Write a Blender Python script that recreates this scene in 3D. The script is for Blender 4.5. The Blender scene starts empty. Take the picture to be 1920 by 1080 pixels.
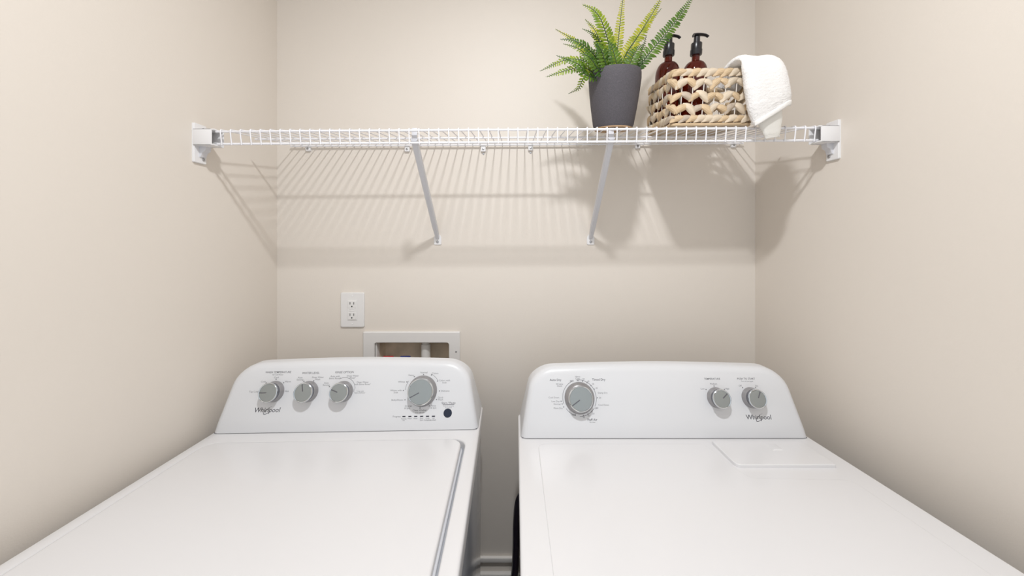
import bpy, bmesh, math, random
from mathutils import Matrix, Vector, Euler
R = math.radians
random.seed(7)
scene = bpy.context.scene
COL = scene.collection

# ------------------------------------------------------------------ camera
F_PX, VPX, VPY, ZC = 650.0, 967.0, 450.0, 1.405     # focal length and vanishing point in a 1920x1080 frame, lens height
cd = bpy.data.cameras.new('camera'); cam = bpy.data.objects.new('camera', cd); COL.objects.link(cam)
cam.location = (0, 0, ZC); cam.rotation_euler = (R(90), 0, 0)
cd.sensor_width = 36; cd.lens = 36 * F_PX / 1920
cd.shift_x = (960 - VPX) / 1920; cd.shift_y = (VPY - 540) / 1920
cd.clip_start = 0.01
scene.camera = cam

# ------------------------------------------------------------------ world, exposure
w = bpy.data.worlds.new('world'); scene.world = w; w.use_nodes = True
bg = w.node_tree.nodes['Background']
bg.inputs[0].default_value = (0.915, 0.955, 1.0, 1); bg.inputs[1].default_value = 0.96
vs = scene.view_settings
vs.view_transform = 'Standard'; vs.look = 'None'; vs.gamma = 1; vs.use_curve_mapping = False
vs.exposure = 0.0
LAMP_POWER = 18.8

# ------------------------------------------------------------------ helpers
def mat(name, col, rough=0.5, metal=0.0, bump=0.0, scale=200.0, var=0.0, trans=0.0, coat=0.0, ior=1.5, vscale=None, spec=0.5):
    m = bpy.data.materials.new(name); m.use_nodes = True
    nt = m.node_tree; b = nt.nodes['Principled BSDF']
    b.inputs['Base Color'].default_value = (*col, 1); b.inputs['Roughness'].default_value = rough
    b.inputs['Metallic'].default_value = metal; b.inputs['Transmission Weight'].default_value = trans
    b.inputs['Coat Weight'].default_value = coat; b.inputs['IOR'].default_value = ior
    b.inputs['Specular IOR Level'].default_value = spec
    tc = nt.nodes.new('ShaderNodeTexCoord')
    if var > 0:
        n = nt.nodes.new('ShaderNodeTexNoise'); n.inputs['Scale'].default_value = vscale or scale * .1; n.inputs['Detail'].default_value = 4
        nt.links.new(tc.outputs['Object'], n.inputs['Vector'])
        r = nt.nodes.new('ShaderNodeValToRGB')
        r.color_ramp.elements[0].position = .3; r.color_ramp.elements[1].position = .7
        r.color_ramp.elements[0].color = (*[c * (1 - var) for c in col], 1)
        r.color_ramp.elements[1].color = (*[min(1, c * (1 + var)) for c in col], 1)
        nt.links.new(n.outputs['Fac'], r.inputs['Fac']); nt.links.new(r.outputs['Color'], b.inputs['Base Color'])
    if bump > 0:
        n2 = nt.nodes.new('ShaderNodeTexNoise'); n2.inputs['Scale'].default_value = scale; n2.inputs['Detail'].default_value = 3
        nt.links.new(tc.outputs['Object'], n2.inputs['Vector'])
        bp = nt.nodes.new('ShaderNodeBump'); bp.inputs['Strength'].default_value = bump; bp.inputs['Distance'].default_value = .002
        nt.links.new(n2.outputs['Fac'], bp.inputs['Height']); nt.links.new(bp.outputs['Normal'], b.inputs['Normal'])
    return m

M = {}
M['wall'] = mat('wall_paint', (.745, .685, .615), .55, bump=.10, scale=260, var=.008, vscale=3)
M['ceiling'] = mat('ceiling_paint', (.82, .79, .75), .7, bump=.1, scale=200)
M['floor'] = mat('vinyl_floor', (.34, .28, .23), .45, var=.15, vscale=12)
M['trim'] = mat('trim_paint', (.80, .77, .73), .35, var=.01)
M['enamel'] = mat('white_enamel', (.715, .708, .714), .28, coat=.25, var=.004, vscale=6)
M['console'] = mat('console_plastic', (.69, .695, .71), .30, var=.004, vscale=6)
M['groove'] = mat('groove_grey', (.62, .63, .66), .2)
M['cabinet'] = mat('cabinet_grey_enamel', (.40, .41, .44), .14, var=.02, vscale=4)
M['panel_gap_shade'] = mat('panel_gap_shade_grey', (.16, .16, .17), .6)  # dark grey of the rear panels and of the shade painted under the consoles
M['silver'] = mat('knob_silver', (.33, .355, .355), .30, metal=.55)
M['chrome'] = mat('chrome_ring', (.62, .65, .67), .12, metal=1.0)
M['knobside'] = mat('knob_dark_side', (.16, .16, .18), .25, metal=.6)
M['knobskirt'] = mat('knob_grey_skirt', (.34, .33, .335), .3, metal=.5)
M['ink'] = mat('print_ink', (.10, .10, .115), .5)
M['inkgrey'] = mat('print_ink_grey', (.20, .20, .215), .5)
M['logo'] = mat('logo_ink', (.035, .035, .05), .4)
M['navy'] = mat('navy_button', (.008, .014, .035), .3)
M['wire'] = mat('shelf_vinyl', (.84, .835, .86), .35)
M['bracket'] = mat('bracket_plastic', (.80, .79, .79), .35)
M['brace'] = mat('brace_steel', (.66, .66, .69), .35)
M['screw'] = mat('screw_metal', (.42, .42, .43), .3, metal=.9)
M['pot'] = mat('pot_slate', (.085, .078, .088), .75, bump=.5, scale=600, var=.18, vscale=420)
M['potbase'] = mat('pot_cork', (.42, .27, .15), .7, var=.2, vscale=60)
M['soil'] = mat('dark_soil', (.02, .016, .012), .9, bump=.6, scale=150)
M['stem'] = mat('fern_stem', (.035, .07, .025), .5)
M['hyacinth'] = mat('water_hyacinth', (.60, .445, .275), .6, bump=.6, scale=220, var=.22, vscale=38)
M['hyacinth_pale'] = mat('water_hyacinth_pale', (.66, .55, .415), .65, bump=.5, scale=160, var=.22, vscale=38)
M['hyacinth_grey'] = mat('water_hyacinth_grey', (.50, .41, .32), .65, bump=.5, scale=160, var=.25, vscale=38)
M['basketwire'] = mat('white_cord', (.74, .70, .65), .5)
M['amber'] = mat('amber_glass', (.12, .009, .002), .04, trans=.65, ior=1.45)
M['pump'] = mat('black_pump', (.012, .011, .014), .28)
M['towel'] = mat('white_terry', (.85, .83, .81), .95, bump=.55, scale=420, spec=.1)
M['hem'] = mat('towel_hem', (.84, .82, .79), .9, bump=.4, scale=500, spec=.1)
M['lining'] = mat('towel_lining', (.78, .76, .71), .9, bump=.35, scale=700, spec=.1)
M['plate'] = mat('outlet_plastic', (.78, .765, .75), .3)
M['black'] = mat('slot_black', (.012, .012, .012), .5)
M['boxwhite'] = mat('outlet_box_plastic', (.74, .72, .70), .4)
M['cavity'] = mat('cavity_brown', (.62, .52, .40), .8, var=.2, vscale=18)
M['pipe'] = mat('pvc_pipe', (.70, .68, .65), .35)
M['red'] = mat('red_handle', (.55, .02, .02), .4)
M['blue'] = mat('blue_handle', (.015, .03, .20), .4)
M['cord'] = mat('dark_cord', (.02, .015, .03), .35)
def leaf_mat(name, c1, c2):
    m = bpy.data.materials.new(name); m.use_nodes = True; nt = m.node_tree
    b = nt.nodes['Principled BSDF']; b.inputs['Roughness'].default_value = .45
    tc = nt.nodes.new('ShaderNodeTexCoord'); n = nt.nodes.new('ShaderNodeTexNoise'); n.inputs['Scale'].default_value = 35
    nt.links.new(tc.outputs['Object'], n.inputs['Vector'])
    r = nt.nodes.new('ShaderNodeValToRGB'); r.color_ramp.elements[0].position = .35; r.color_ramp.elements[1].position = .65
    r.color_ramp.elements[0].color = (*c1, 1); r.color_ramp.elements[1].color = (*c2, 1)
    nt.links.new(n.outputs['Fac'], r.inputs['Fac']); nt.links.new(r.outputs['Color'], b.inputs['Base Color'])
    t = nt.nodes.new('ShaderNodeBsdfTranslucent'); nt.links.new(r.outputs['Color'], t.inputs['Color'])
    mx = nt.nodes.new('ShaderNodeMixShader'); mx.inputs[0].default_value = .38
    nt.links.new(b.outputs[0], mx.inputs[1]); nt.links.new(t.outputs[0], mx.inputs[2])
    nt.links.new(mx.outputs[0], nt.nodes['Material Output'].inputs[0])
    return m
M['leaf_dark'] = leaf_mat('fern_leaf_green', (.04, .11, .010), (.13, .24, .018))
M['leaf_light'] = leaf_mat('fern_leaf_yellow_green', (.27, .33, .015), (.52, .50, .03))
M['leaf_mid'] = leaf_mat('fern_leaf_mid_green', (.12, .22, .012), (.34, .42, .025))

for k in ('hyacinth', 'hyacinth_pale', 'hyacinth_grey'):       # fibres run along the strand
    nt = M[k].node_tree; mp = nt.nodes.new('ShaderNodeMapping'); mp.inputs['Scale'].default_value = (.14, 1.6, 1.6)
    tcn = [n for n in nt.nodes if n.type == 'TEX_COORD'][0]; nt.links.new(tcn.outputs['Object'], mp.inputs['Vector'])
    for n in nt.nodes:
        if n.type == 'TEX_NOISE': nt.links.new(mp.outputs['Vector'], n.inputs['Vector'])
WM = {}                                                    # world matrix of every object made here
def link(name, data, parent=None, local=None):
    o = bpy.data.objects.new(name, data); COL.objects.link(o)
    l = local if local is not None else Matrix.Identity(4)
    if parent is not None:
        o.parent = parent; WM[o.name] = WM[parent.name] @ l
    else:
        WM[o.name] = l
    o.matrix_basis = l
    return o
def mk(name, vf, material, sharp=35):
    v, f = vf
    me = bpy.data.meshes.new(name); me.from_pydata([tuple(p) for p in v], [], f)
    bm = bmesh.new(); bm.from_mesh(me); bmesh.ops.recalc_face_normals(bm, faces=bm.faces); bm.to_mesh(me); bm.free()
    me.polygons.foreach_set('use_smooth', [True] * len(me.polygons))
    me.set_sharp_from_angle(angle=R(sharp))
    me.materials.append(material)
    return me
def obj(name, vf, material, parent=None, local=None, world=False, sharp=35):
    v, f = vf
    if world and parent is not None:
        inv = WM[parent.name].inverted(); v = [inv @ Vector(p) for p in v]
    return link(name, mk(name, (v, f), material, sharp), parent, local)
def empty(name, m):
    o = link(name, None, None, m); o.empty_display_size = .05; return o
def tag(o, label=None, cat=None, group=None, kind=None):
    if label: o['label'] = label
    if cat: o['category'] = cat
    if group: o['group'] = group
    if kind: o['kind'] = kind
    return o
def T(x, y, z): return Matrix.Translation((x, y, z))
def join(*vfs):
    V, Fc = [], []
    for v, f in vfs:
        n = len(V); V += [Vector(p) for p in v]; Fc += [[i + n for i in q] for q in f]
    return V, Fc
def xf(vf, m): return [m @ Vector(p) for p in vf[0]], vf[1]
def px(x, y, Y): return Vector(((x - VPX) / F_PX * Y, Y, ZC - (y - VPY) / F_PX * Y))   # point at depth Y seen at a measured pixel
def rrect(x0, x1, y0, y1, r, n=6):
    if not isinstance(r, (list, tuple)): r = [r] * 4
    out = []
    for (cx, cy, a), q in zip(((x1, y1, 0), (x0, y1, 90), (x0, y0, 180), (x1, y0, 270)), r):
        sx = -1 if cx == x1 else 1; sy = -1 if cy == y1 else 1
        for k in range(n + 1):
            t = R(a + 90 * k / n); out.append((cx + sx * q + q * math.cos(t), cy + sy * q + q * math.sin(t)))
    return out
def rpoly(pts, rad, n=5):
    out = []; N = len(pts)
    for i in range(N):
        p = Vector(pts[i]); a = (Vector(pts[i - 1]) - p).normalized(); b = (Vector(pts[(i + 1) % N]) - p).normalized()
        s = p + a * rad; e = p + b * rad
        for k in range(n + 1):
            t = k / n; q = s.lerp(p, t).lerp(p.lerp(e, t), t); out.append((q.x, q.y))
    return out
def inset(o, d):
    N = len(o); res = []
    for i in range(N):
        a = Vector(o[i - 1]); b = Vector(o[i]); c = Vector(o[(i + 1) % N])
        e1 = b - a; e2 = c - b
        if e1.length < 1e-7: e1 = e2
        if e2.length < 1e-7: e2 = e1
        t = (e1.normalized() + e2.normalized())
        if t.length < 1e-6: t = e1
        t.normalize(); nrm = Vector((-t.y, t.x))
        cs = max(.5, abs(nrm.dot(Vector((-e1.y, e1.x)).normalized())))
        res.append((b.x + nrm.x * d / cs, b.y + nrm.y * d / cs))
    return res
def slab(outline, z0, z1, r=.002, seg=3):
    """prism over a CCW outline with its top edge rounded"""
    N = len(outline); loops = [[(x, y, z0) for x, y in outline]]
    for k in range(seg + 1):
        a = R(90 * k / seg); ins = inset(outline, r * (1 - math.cos(a)))
        loops.append([(x, y, z1 - r + r * math.sin(a)) for x, y in ins])
    loops.append([(x, y, z1) for x, y in inset(outline, r + .0006)])      # keeps the flat top flat-shaded
    V = [p for L in loops for p in L]; Fc = []
    for j in range(len(loops) - 1):
        for i in range(N):
            i2 = (i + 1) % N; Fc.append([j * N + i, j * N + i2, (j + 1) * N + i2, (j + 1) * N + i])
    Fc.append(list(range(N - 1, -1, -1))); Fc.append([(len(loops) - 1) * N + i for i in range(N)])
    return V, Fc
def box(x0, x1, y0, y1, z0, z1, bev=0.0, seg=2):
    bm = bmesh.new(); bmesh.ops.create_cube(bm, size=1)
    for v in bm.verts:
        v.co = Vector((x0 + (v.co.x + .5) * (x1 - x0), y0 + (v.co.y + .5) * (y1 - y0), z0 + (v.co.z + .5) * (z1 - z0)))
    if bev > 0: bmesh.ops.bevel(bm, geom=bm.edges[:], offset=bev, segments=seg, affect='EDGES', profile=.5)
    V = [v.co.copy() for v in bm.verts]; bm.verts.index_update(); Fc = [[v.index for v in f.verts] for f in bm.faces]
    bm.free(); return V, Fc
def tube(pts, rad, n=8, cap=True):
    pts = [Vector(p) for p in pts]; N = len(pts)
    rad = rad if isinstance(rad, (list, tuple)) else [rad] * N
    V, Fc = [], []; up = None
    for i, p in enumerate(pts):
        t = (pts[min(i + 1, N - 1)] - pts[max(i - 1, 0)]).normalized()
        if up is None:
            up = t.orthogonal().normalized()
        up = (up - t * up.dot(t)).normalized(); s = t.cross(up)
        for k in range(n):
            a = 2 * math.pi * k / n; V.append(p + (up * math.cos(a) + s * math.sin(a)) * rad[i])
    for i in range(N - 1):
        for k in range(n):
            k2 = (k + 1) % n; Fc.append([i * n + k, i * n + k2, (i + 1) * n + k2, (i + 1) * n + k])
    if cap: Fc.append(list(range(n - 1, -1, -1))); Fc.append([(N - 1) * n + k for k in range(n)])
    return V, Fc
def lathe(prof, n=32):
    V, Fc = [], []; ring = []
    for r, z in prof:
        if r < 1e-6: ring.append([len(V)]); V.append(Vector((0, 0, z)))
        else:
            ring.append(list(range(len(V), len(V) + n)))
            for k in range(n): a = 2 * math.pi * k / n; V.append(Vector((r * math.cos(a), r * math.sin(a), z)))
    for a, b in zip(ring, ring[1:]):
        for k in range(n):
            k2 = (k + 1) % n
            if len(a) == 1 and len(b) == 1: continue
            if len(a) == 1: Fc.append([a[0], b[k], b[k2]])
            elif len(b) == 1: Fc.append([a[k], a[k2], b[0]])
            else: Fc.append([a[k], a[k2], b[k2], b[k]])
    return V, Fc
def catmull(P, per=8):
    P = [Vector(p) for p in P]; Q = [P[0] * 2 - P[1]] + P + [P[-1] * 2 - P[-2]]; out = []
    for i in range(1, len(Q) - 2):
        a, b, c, d = Q[i - 1:i + 3]
        for k in range(per):
            t = k / per
            out.append(.5 * ((2 * b) + (c - a) * t + (2 * a - 5 * b + 4 * c - d) * t * t + (3 * b - a - 3 * c + d) * t ** 3))
    out.append(P[-1]); return out
def frame(o, x, y, z):
    return Matrix(((x[0], y[0], z[0], o[0]), (x[1], y[1], z[1], o[1]), (x[2], y[2], z[2], o[2]), (0, 0, 0, 1)))

# ------------------------------------------------------------------ the room
YB, XL, XR, ZT, YF = 1.20, -.826, .829, 2.54, -.80
HX0, HX1, HZ0, HZ1 = -.487, -.229, .86, ZC - .3526        # the opening for the laundry outlet box
def wall_with_hole():
    xs = [XL, HX0, HX1, XR]; zs = [0, HZ0, HZ1, ZT]; V, Fc = [], []
    for yy in (YB, YB + .012):
        for z in zs:
            for x in xs: V.append((x, yy, z))
    for s in (0, 16):
        for j in range(3):
            for i in range(3):
                if i == 1 and j == 1: continue
                a = s + j * 4 + i; Fc.append([a, a + 1, a + 5, a + 4])
    for a, b in ((5, 6), (6, 10), (10, 9), (9, 5)): Fc.append([a, b, b + 16, a + 16])
    return V, Fc
tag(obj('wall_back', wall_with_hole(), M['wall']), 'plain cream painted back wall above and behind the two machines', kind='structure')
tag(obj('wall_left', box(XL - .1, XL, YF, YB + .012, 0, ZT), M['wall']), 'plain cream painted side wall beside the washer', kind='structure')
tag(obj('wall_right', box(XR, XR + .1, YF, YB + .012, 0, ZT), M['wall']), 'plain cream painted side wall beside the dryer', kind='structure')
tag(obj('floor', box(XL - .1, XR + .1, YF, YB + .2, -.05, 0), M['floor']), 'floor under the two machines', kind='structure')
tag(obj('ceiling', box(XL - .1, XR + .1, YF, YB + .2, ZT, ZT + .05), M['ceiling']), 'white ceiling over the laundry closet', kind='structure')
tag(obj('baseboard_back', box(XL, XR, YB - .014, YB, .0, ZC - (1070 - VPY) / F_PX * YB, .002), M['trim']), 'white baseboard low on the back wall between the machines', kind='structure')
z1 = ZC - (1041 - VPY) / F_PX * YB
tag(obj('trim_1', box(XL, XR, YB - .012, YB, z1 - .016, z1, .002), M['trim']), 'thin white trim strip running along the back wall above the baseboard', kind='structure')

# ------------------------------------------------------------------ ceiling lamp (above the frame, casts the shelf shadows)
LX, LY, LZ = .03, .12, 2.495
cl = empty('ceiling_light', T(LX, LY, ZT)); tag(cl, 'small round flush ceiling light above the machines', 'lamp')
obj('lamp_base', lathe([(0, 0), (.10, 0), (.10, -.018), (.092, -.024), (.085, -.024), (.085, -.018), (0, -.018)]), M['trim'], cl)
ld = bpy.data.lights.new('lamp_disc', 'AREA'); ld.shape = 'DISK'; ld.size = .10; ld.energy = LAMP_POWER; ld.color = (.95, .97, 1.0)
lo = link('lamp_disc', ld, cl, T(0, 0, LZ - ZT))

# ------------------------------------------------------------------ wire shelf
SH_ROT = Euler((R(8.3), R(-.36), 0)).to_matrix().to_4x4()
SH = T(0, .893, ZC + (450 - 243.5) / 650 * .893) @ SH_ROT
sh = empty('wire_shelf', SH)
tag(sh, 'long white vinyl coated wire shelf fixed across the back of the closet', 'shelf')
S0, S1, DEP, LIP = -.772, .781, .299, .031
def rail(name, v, wz, r, x0=S0, x1=S1):
    return obj(name, tube([(x0, v, wz), (x1, v, wz)], r, 10), M['wire'], sh)
rail('front_rail', 0, 0, .0031); rail('lip_rail', 0, -LIP, .0031)
rail('middle_rail', .136, -.0002, .0028); rail('back_rail', DEP, -.0002, .0029)
NW = 61; WR = .0016
wp = [(0, DEP + .0035, -.004), (0, DEP + .003, .0042), (0, DEP - .004, .0045), (0, .006, .0045), (0, -.0022, .0044), (0, -.0045, .0015), (0, -.0046, -.006), (0, -.0046, -LIP - .003)]
wire_me = mk('wire', tube(wp, WR, 6), M['wire'], 60)
for i in range(NW):
    u = -.7575 + i * (1.5265 / (NW - 1)); link('wire', wire_me, sh, T(u, 0, 0))
# screw (head facing -y)
SCREW = lathe([(0, .0012), (.0012, .0014), (.0016, .0024), (.0034, .0020), (.0042, .0006), (.0042, 0), (0, 0)], 14)
screw_me = mk('screw', xf(SCREW, Matrix.Rotation(R(90), 4, 'X')), M['screw'])
def screw(parent, wpt, facing=(0, -1, 0), s=1.0):
    f = Vector(facing).normalized(); q = Vector((0, -1, 0)).rotation_difference(f).to_matrix().to_4x4()
    return link('screw', screw_me, parent, WM[parent.name].inverted() @ T(*wpt) @ q @ Matrix.Scale(s, 4))
# end brackets on the side walls
def end_bracket(side, xw, ztop, yc):
    s = 1 if side == 'l' else -1
    z0, z1 = ztop - .101, ztop
    def X(a): return xw + s * a
    pl = slab(rrect(yc - .018, yc + .018, z0, z1, .003), 0, .006, .0015)
    m = frame((xw, 0, 0), (0, s * 1, 0), (0, 0, 1), (s * 1, 0, 0)) if s == 1 else frame((xw, 0, 0), (0, 1, 0), (0, 0, 1), (-1, 0, 0))
    b = obj('end_bracket', xf(pl, m), M['bracket'], sh, world=True)
    zr = ztop - .0165                                        # socket sleeve around the shelf end
    def bx(a0, a1, y0, y1, zz0, zz1, bev=.0015):
        xs = sorted((X(a0), X(a1))); return box(xs[0], xs[1], y0, y1, zz0, zz1, bev)
    so = join(bx(.004, .051, yc - .020, yc - .0165, zr - .042, zr), bx(.004, .058, yc - .020, yc + .012, zr - .0035, zr),
              bx(.004, .056, yc - .020, yc + .012, zr - .042, zr - .0385), bx(.004, .058, yc + .008, yc + .012, zr - .042, zr))
    obj('sleeve', so, M['bracket'], b, world=True)
    rib = [(0, zr - .041), (.020, zr - .041), (.018, zr - .052), (.010, zr - .057), (.006, zr - .068), (0, zr - .07)]
    V, Fc = [], []
    for yy in (yc - .004, yc + .012):
        for a, z in rib: V.append((X(a + .004), yy, z))
    n = len(rib); Fc = [list(range(n)), list(range(2 * n - 1, n - 1, -1))] + [[i, (i + 1) % n, n + (i + 1) % n, n + i] for i in range(n)]
    obj('rib', (V, Fc), M['brace'], b, world=True)
    screw(b, (X(.006), yc + .008, ztop - .011), (s, -.4, 0), 1.0); screw(b, (X(.006), yc + .008, ztop - .090), (s, -.4, 0), 1.0)
end_bracket('l', XL, ZC + (450 - 231) / 650 * .892, .902)
end_bracket('r', XR, ZC + (450 - 225) / 650 * .892, .902)
# diagonal braces
def brace(p_top, p_wall, wid=.0165):
    a, b = Vector(p_top), Vector(p_wall); d = (b - a).normalized(); x = Vector((1, 0, 0)); x = (x - d * x.dot(d)).normalized(); n = x.cross(d)
    if n.y > 0: n = -n                                       # outer face of the channel looks to the camera
    L = (b - a).length; h = wid / 2
    prof = [(-h, -.010), (-h, 0), (-h + .003, .003), (h - .003, .003), (h, 0), (h, -.010), (h - .0015, -.010), (h - .0015, -.0005), (h - .003, .0012), (-h + .003, .0012), (-h + .0015, -.0005), (-h + .0015, -.010)]
    V, Fc = [], []; N = len(prof)
    for t in (0, .86, 1):
        k = 1 if t < .9 else .72
        for u, v in prof: V.append(a + d * (L * t) + x * (u * k) + n * v)
    for j in range(2):
        for i in range(N): i2 = (i + 1) % N; Fc.append([j * N + i, j * N + i2, (j + 1) * N + i2, (j + 1) * N + i])
    Fc.append(list(range(N))); Fc.append([2 * N + i for i in range(N)][::-1])
    br = obj('support_brace', (V, Fc), M['brace'], sh, world=True)
    foot = xf(slab(rpoly([(-.013, -.022), (.013, -.022), (.013, .004), (.007, .014), (-.007, .014), (-.013, .004)], .004), 0, .003, .001),
              frame((b.x, YB, b.z), (1, 0, 0), (0, 0, 1), (0, -1, 0)))
    obj('foot_plate', foot, M['bracket'], br, world=True)
    screw(br, (b.x, YB - .003, b.z - .012), s=1.1)
    t = a + Vector((0, .004, 0))
    obj('hook', box(t.x - h + .001, t.x + h - .001, t.y + .001, t.y + .004, t.z - .002, t.z + .034, .001), M['brace'], br, world=True)
ltop = px(776, 263, .900); lb = px(820, 447, YB - .006); brace(ltop, lb)
rtop = px(1147, 260, .900); rb = px(1108, 447, YB - .006); brace(rtop, rb)
# wall clips on the back rail
for i, (cx, cy, drop) in enumerate(((577, 276, 0), (763, 277, 0), (906, 277, 3), (995, 275, 3), (1196, 271, 0), (1376, 269, 0))):
    p = px(cx, cy, YB - .008)
    V = slab(rrect(-.0085, .0085, -.013, .010, [.006, .006, .003, .003]), 0, .009, .002)
    c = obj('wall_clip', xf(V, frame((p.x, YB, p.z), (1, 0, 0), (0, 0, 1), (0, -1, 0))), M['bracket'], sh, world=True)
    screw(c, (p.x, YB - .009, p.z - .005), s=.9)
    if drop:
        obj('nail', xf(lathe([(0, .0015), (.0032, .001), (.0032, 0), (0, 0)], 10), frame((p.x, YB - .0005, p.z - .019), (1, 0, 0), (0, 0, 1), (0, -1, 0))), M['screw'], c, world=True)

# ------------------------------------------------------------------ the machines
LEAN = R(15)
def machine(name, target, DZ, hw, y0, y1, yaw, pitch):
    rot = Matrix.Rotation(R(yaw), 4, 'Z') @ Matrix.Rotation(R(pitch), 4, 'X')
    root = empty(name, T(*(Vector(target) - rot @ Vector((0, 0, DZ)))) @ rot)
    b = slab(rrect(-hw + .006, hw - .006, y0 + .012, y1 - .004, .012), .03, DZ - .018, .003)
    body = obj('cabinet', b, M['cabinet'], root)
    obj('rear_panel', box(-hw + .010, hw - .010, y1 - .0045, y1 - .001, .06, DZ - .03), M['panel_gap_shade'], root)
    for sx in (-1, 1):
        for sy in (y0 + .06, y1 - .06):
            obj('foot', xf(lathe([(0, 0), (.02, 0), (.022, .006), (.012, .012), (.008, .034), (0, .034)], 16), T(sx * (hw - .05), sy, -.0)), M['black'], root)
    return root
KZ = .028                                                    # the console face starts leaning back above this
def yprof(z):
    s = min(max(z / KZ, 0), 1); k = math.tan(LEAN)
    # slope grows smoothly from .06 to tan(LEAN)
    n = 12; acc = 0; zz = min(z, KZ)
    for i in range(n):
        q = (i + .5) / n * zz / KZ; acc += (.06 + (k - .06) * q * q * (3 - 2 * q)) * zz / n
    return acc + max(0, z - KZ) * k
def face_y(z): return yprof(KZ) + (z - KZ) * math.tan(LEAN)
def console(root, DZ, hw, H, yr, taper, rc=.055, b=.016):
    S = []                                                   # silhouette, left half from base to the middle of the top
    cr = .006
    wt = hw - taper
    zc_ = H - cr - rc
    for k in range(7): t = k / 6; S.append((-(hw - taper * (t * zc_ / H) - .006 * math.sin(math.pi * t) * 0), t * zc_))
    wcor = hw - taper * zc_ / H
    # direction continues from the slanted side into the arc
    for k in range(1, 9):
        a = R(90 * k / 8); S.append((-(wcor - rc * 1.15 * (1 - math.cos(a)) - taper * .25 * math.sin(a)), zc_ + rc * math.sin(a)))
    xl = -S[-1][0]
    for k in range(1, 7): t = k / 6; S.append((-(xl * (1 - t) + .0005), H - cr + cr * math.sin(t * math.pi / 2)))
    full = S + [(-x, z) for x, z in reversed(S)]
    N = len(full)
    # inset front outline (open at the base)
    ins = []
    for i, (x, z) in enumerate(full):
        a = Vector(full[max(i - 1, 0)]); c = Vector(full[min(i + 1, N - 1)]); t = (c - a).normalized(); nr = Vector((t.y, -t.x))
        ins.append((x + nr.x * b, max(0, z + nr.y * b) if 0 < i < N - 1 else 0.0))
    V, Fc = [], []
    rows = []
    rows.append([(x, yr - (yr - .074) * min(1, z / H), z) for x, z in full])
    for a in (0, 22, 45, 67, 90):
        ca, sa = math.cos(R(a)), math.sin(R(a))
        rows.append([(x + (ix - x) * (1 - ca), yprof(max(0, z + (iz - z) * (1 - ca))) + b * .9 * (1 - sa), z + (iz - z) * (1 - ca)) for (x, z), (ix, iz) in zip(full, ins)])
    for r_ in rows:
        for x, y, z in r_: V.append((x, y, z + DZ + .0018))
    for j in range(len(rows) - 1):
        for i in range(N - 1): Fc.append([j * N + i, j * N + i + 1, (j + 1) * N + i + 1, (j + 1) * N + i])
    L = (len(rows) - 1) * N
    for i in range(N // 2 - 1): Fc.append([L + i, L + i + 1, L + N - 2 - i, L + N - 1 - i])
    Fc.append(list(range(N))[::-1])
    Fc.append([j * N for j in range(len(rows))] + [j * N + N - 1 for j in reversed(range(len(rows)))])
    c = obj('console', (V, Fc), M['console'], root, sharp=28)
    obj('gap_shade_strip', box(-hw + .004, hw - .004, .003, yr - .004, DZ - .002, DZ + .0025), M['panel_gap_shade'], c)  # dark strip painting in the shadow gap below the console
    return c
def on_face(root, DZ, x, y):
    """local point of the console face seen at a measured pixel"""
    inv = WM[root.name].inverted(); o = inv @ Vector((0, 0, ZC)); d = inv.to_3x3() @ Vector(((x - VPX) / F_PX, 1, -(y - VPY) / F_PX))
    n = Vector((0, -math.cos(LEAN), math.sin(LEAN))); p0 = Vector((0, face_y(.05), DZ + .05))
    t = n.dot(p0 - o) / n.dot(d); return o + d * t, t / F_PX
EX, EV, EN = Vector((1, 0, 0)), Vector((0, math.sin(LEAN), math.cos(LEAN))), Vector((0, -math.cos(LEAN), math.sin(LEAN)))
def text_vf(s, size, align='CENTER', bold=0.0, shear=0.0):
    c = bpy.data.curves.new('t', 'FONT'); c.body = s; c.size = size; c.align_x = align; c.align_y = 'CENTER'; c.shear = shear
    c.offset = bold * size; c.resolution_u = 2; c.space_line = .85
    o = bpy.data.objects.new('t', c); COL.objects.link(o)
    dg = bpy.context.evaluated_depsgraph_get(); me = bpy.data.meshes.new_from_object(o.evaluated_get(dg))
    V = [v.co.copy() for v in me.vertices]; Fc = [list(p.vertices) for p in me.polygons]
    bpy.data.objects.remove(o); bpy.data.curves.remove(c); bpy.data.meshes.remove(me)
    return V, Fc
def print_group(root, con, DZ, name, items, material, lift=.0006):
    """items: ('t', text, px, py, cap height px, align, bold, shear) | ('d', px, py, w, h) | ('a', px, py, radius px, a0, a1, width px)"""
    parts = []
    for it in items:
        if it[0] == 't':
            _, s, x, y, hp, al, bo, she = it; p, mpp = on_face(root, DZ, x, y)
            parts.append(xf(text_vf(s, hp * mpp / .70, al, bo, she), frame(p + EN * lift, EX, EV, EN)))
        elif it[0] == 'd':
            _, x, y, w_, h_ = it; p, mpp = on_face(root, DZ, x, y); w_ *= mpp / 2; h_ *= mpp / 2
            parts.append(xf(([(-w_, -h_, 0), (w_, -h_, 0), (w_, h_, 0), (-w_, h_, 0)], [[0, 1, 2, 3]]), frame(p + EN * lift, EX, EV, EN)))
        else:
            _, x, y, r_, a0, a1, wd = it; p, mpp = on_face(root, DZ, x, y); n = 20; V = []
            for k in range(n + 1):
                a = R(a0 + (a1 - a0) * k / n)
                for rr in (r_ - wd / 2, r_ + wd / 2): V.append((math.cos(a) * rr * mpp, math.sin(a) * rr * mpp, 0))
            parts.append(xf((V, [[2 * k, 2 * k + 1, 2 * k + 3, 2 * k + 2] for k in range(n)]), frame(p + EN * lift, EX, EV, EN)))
    for it, vf in zip(items, parts): obj({'t': 'lettering', 'd': 'print_mark', 'a': 'print_arc'}[it[0]], vf, material, con)
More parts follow.
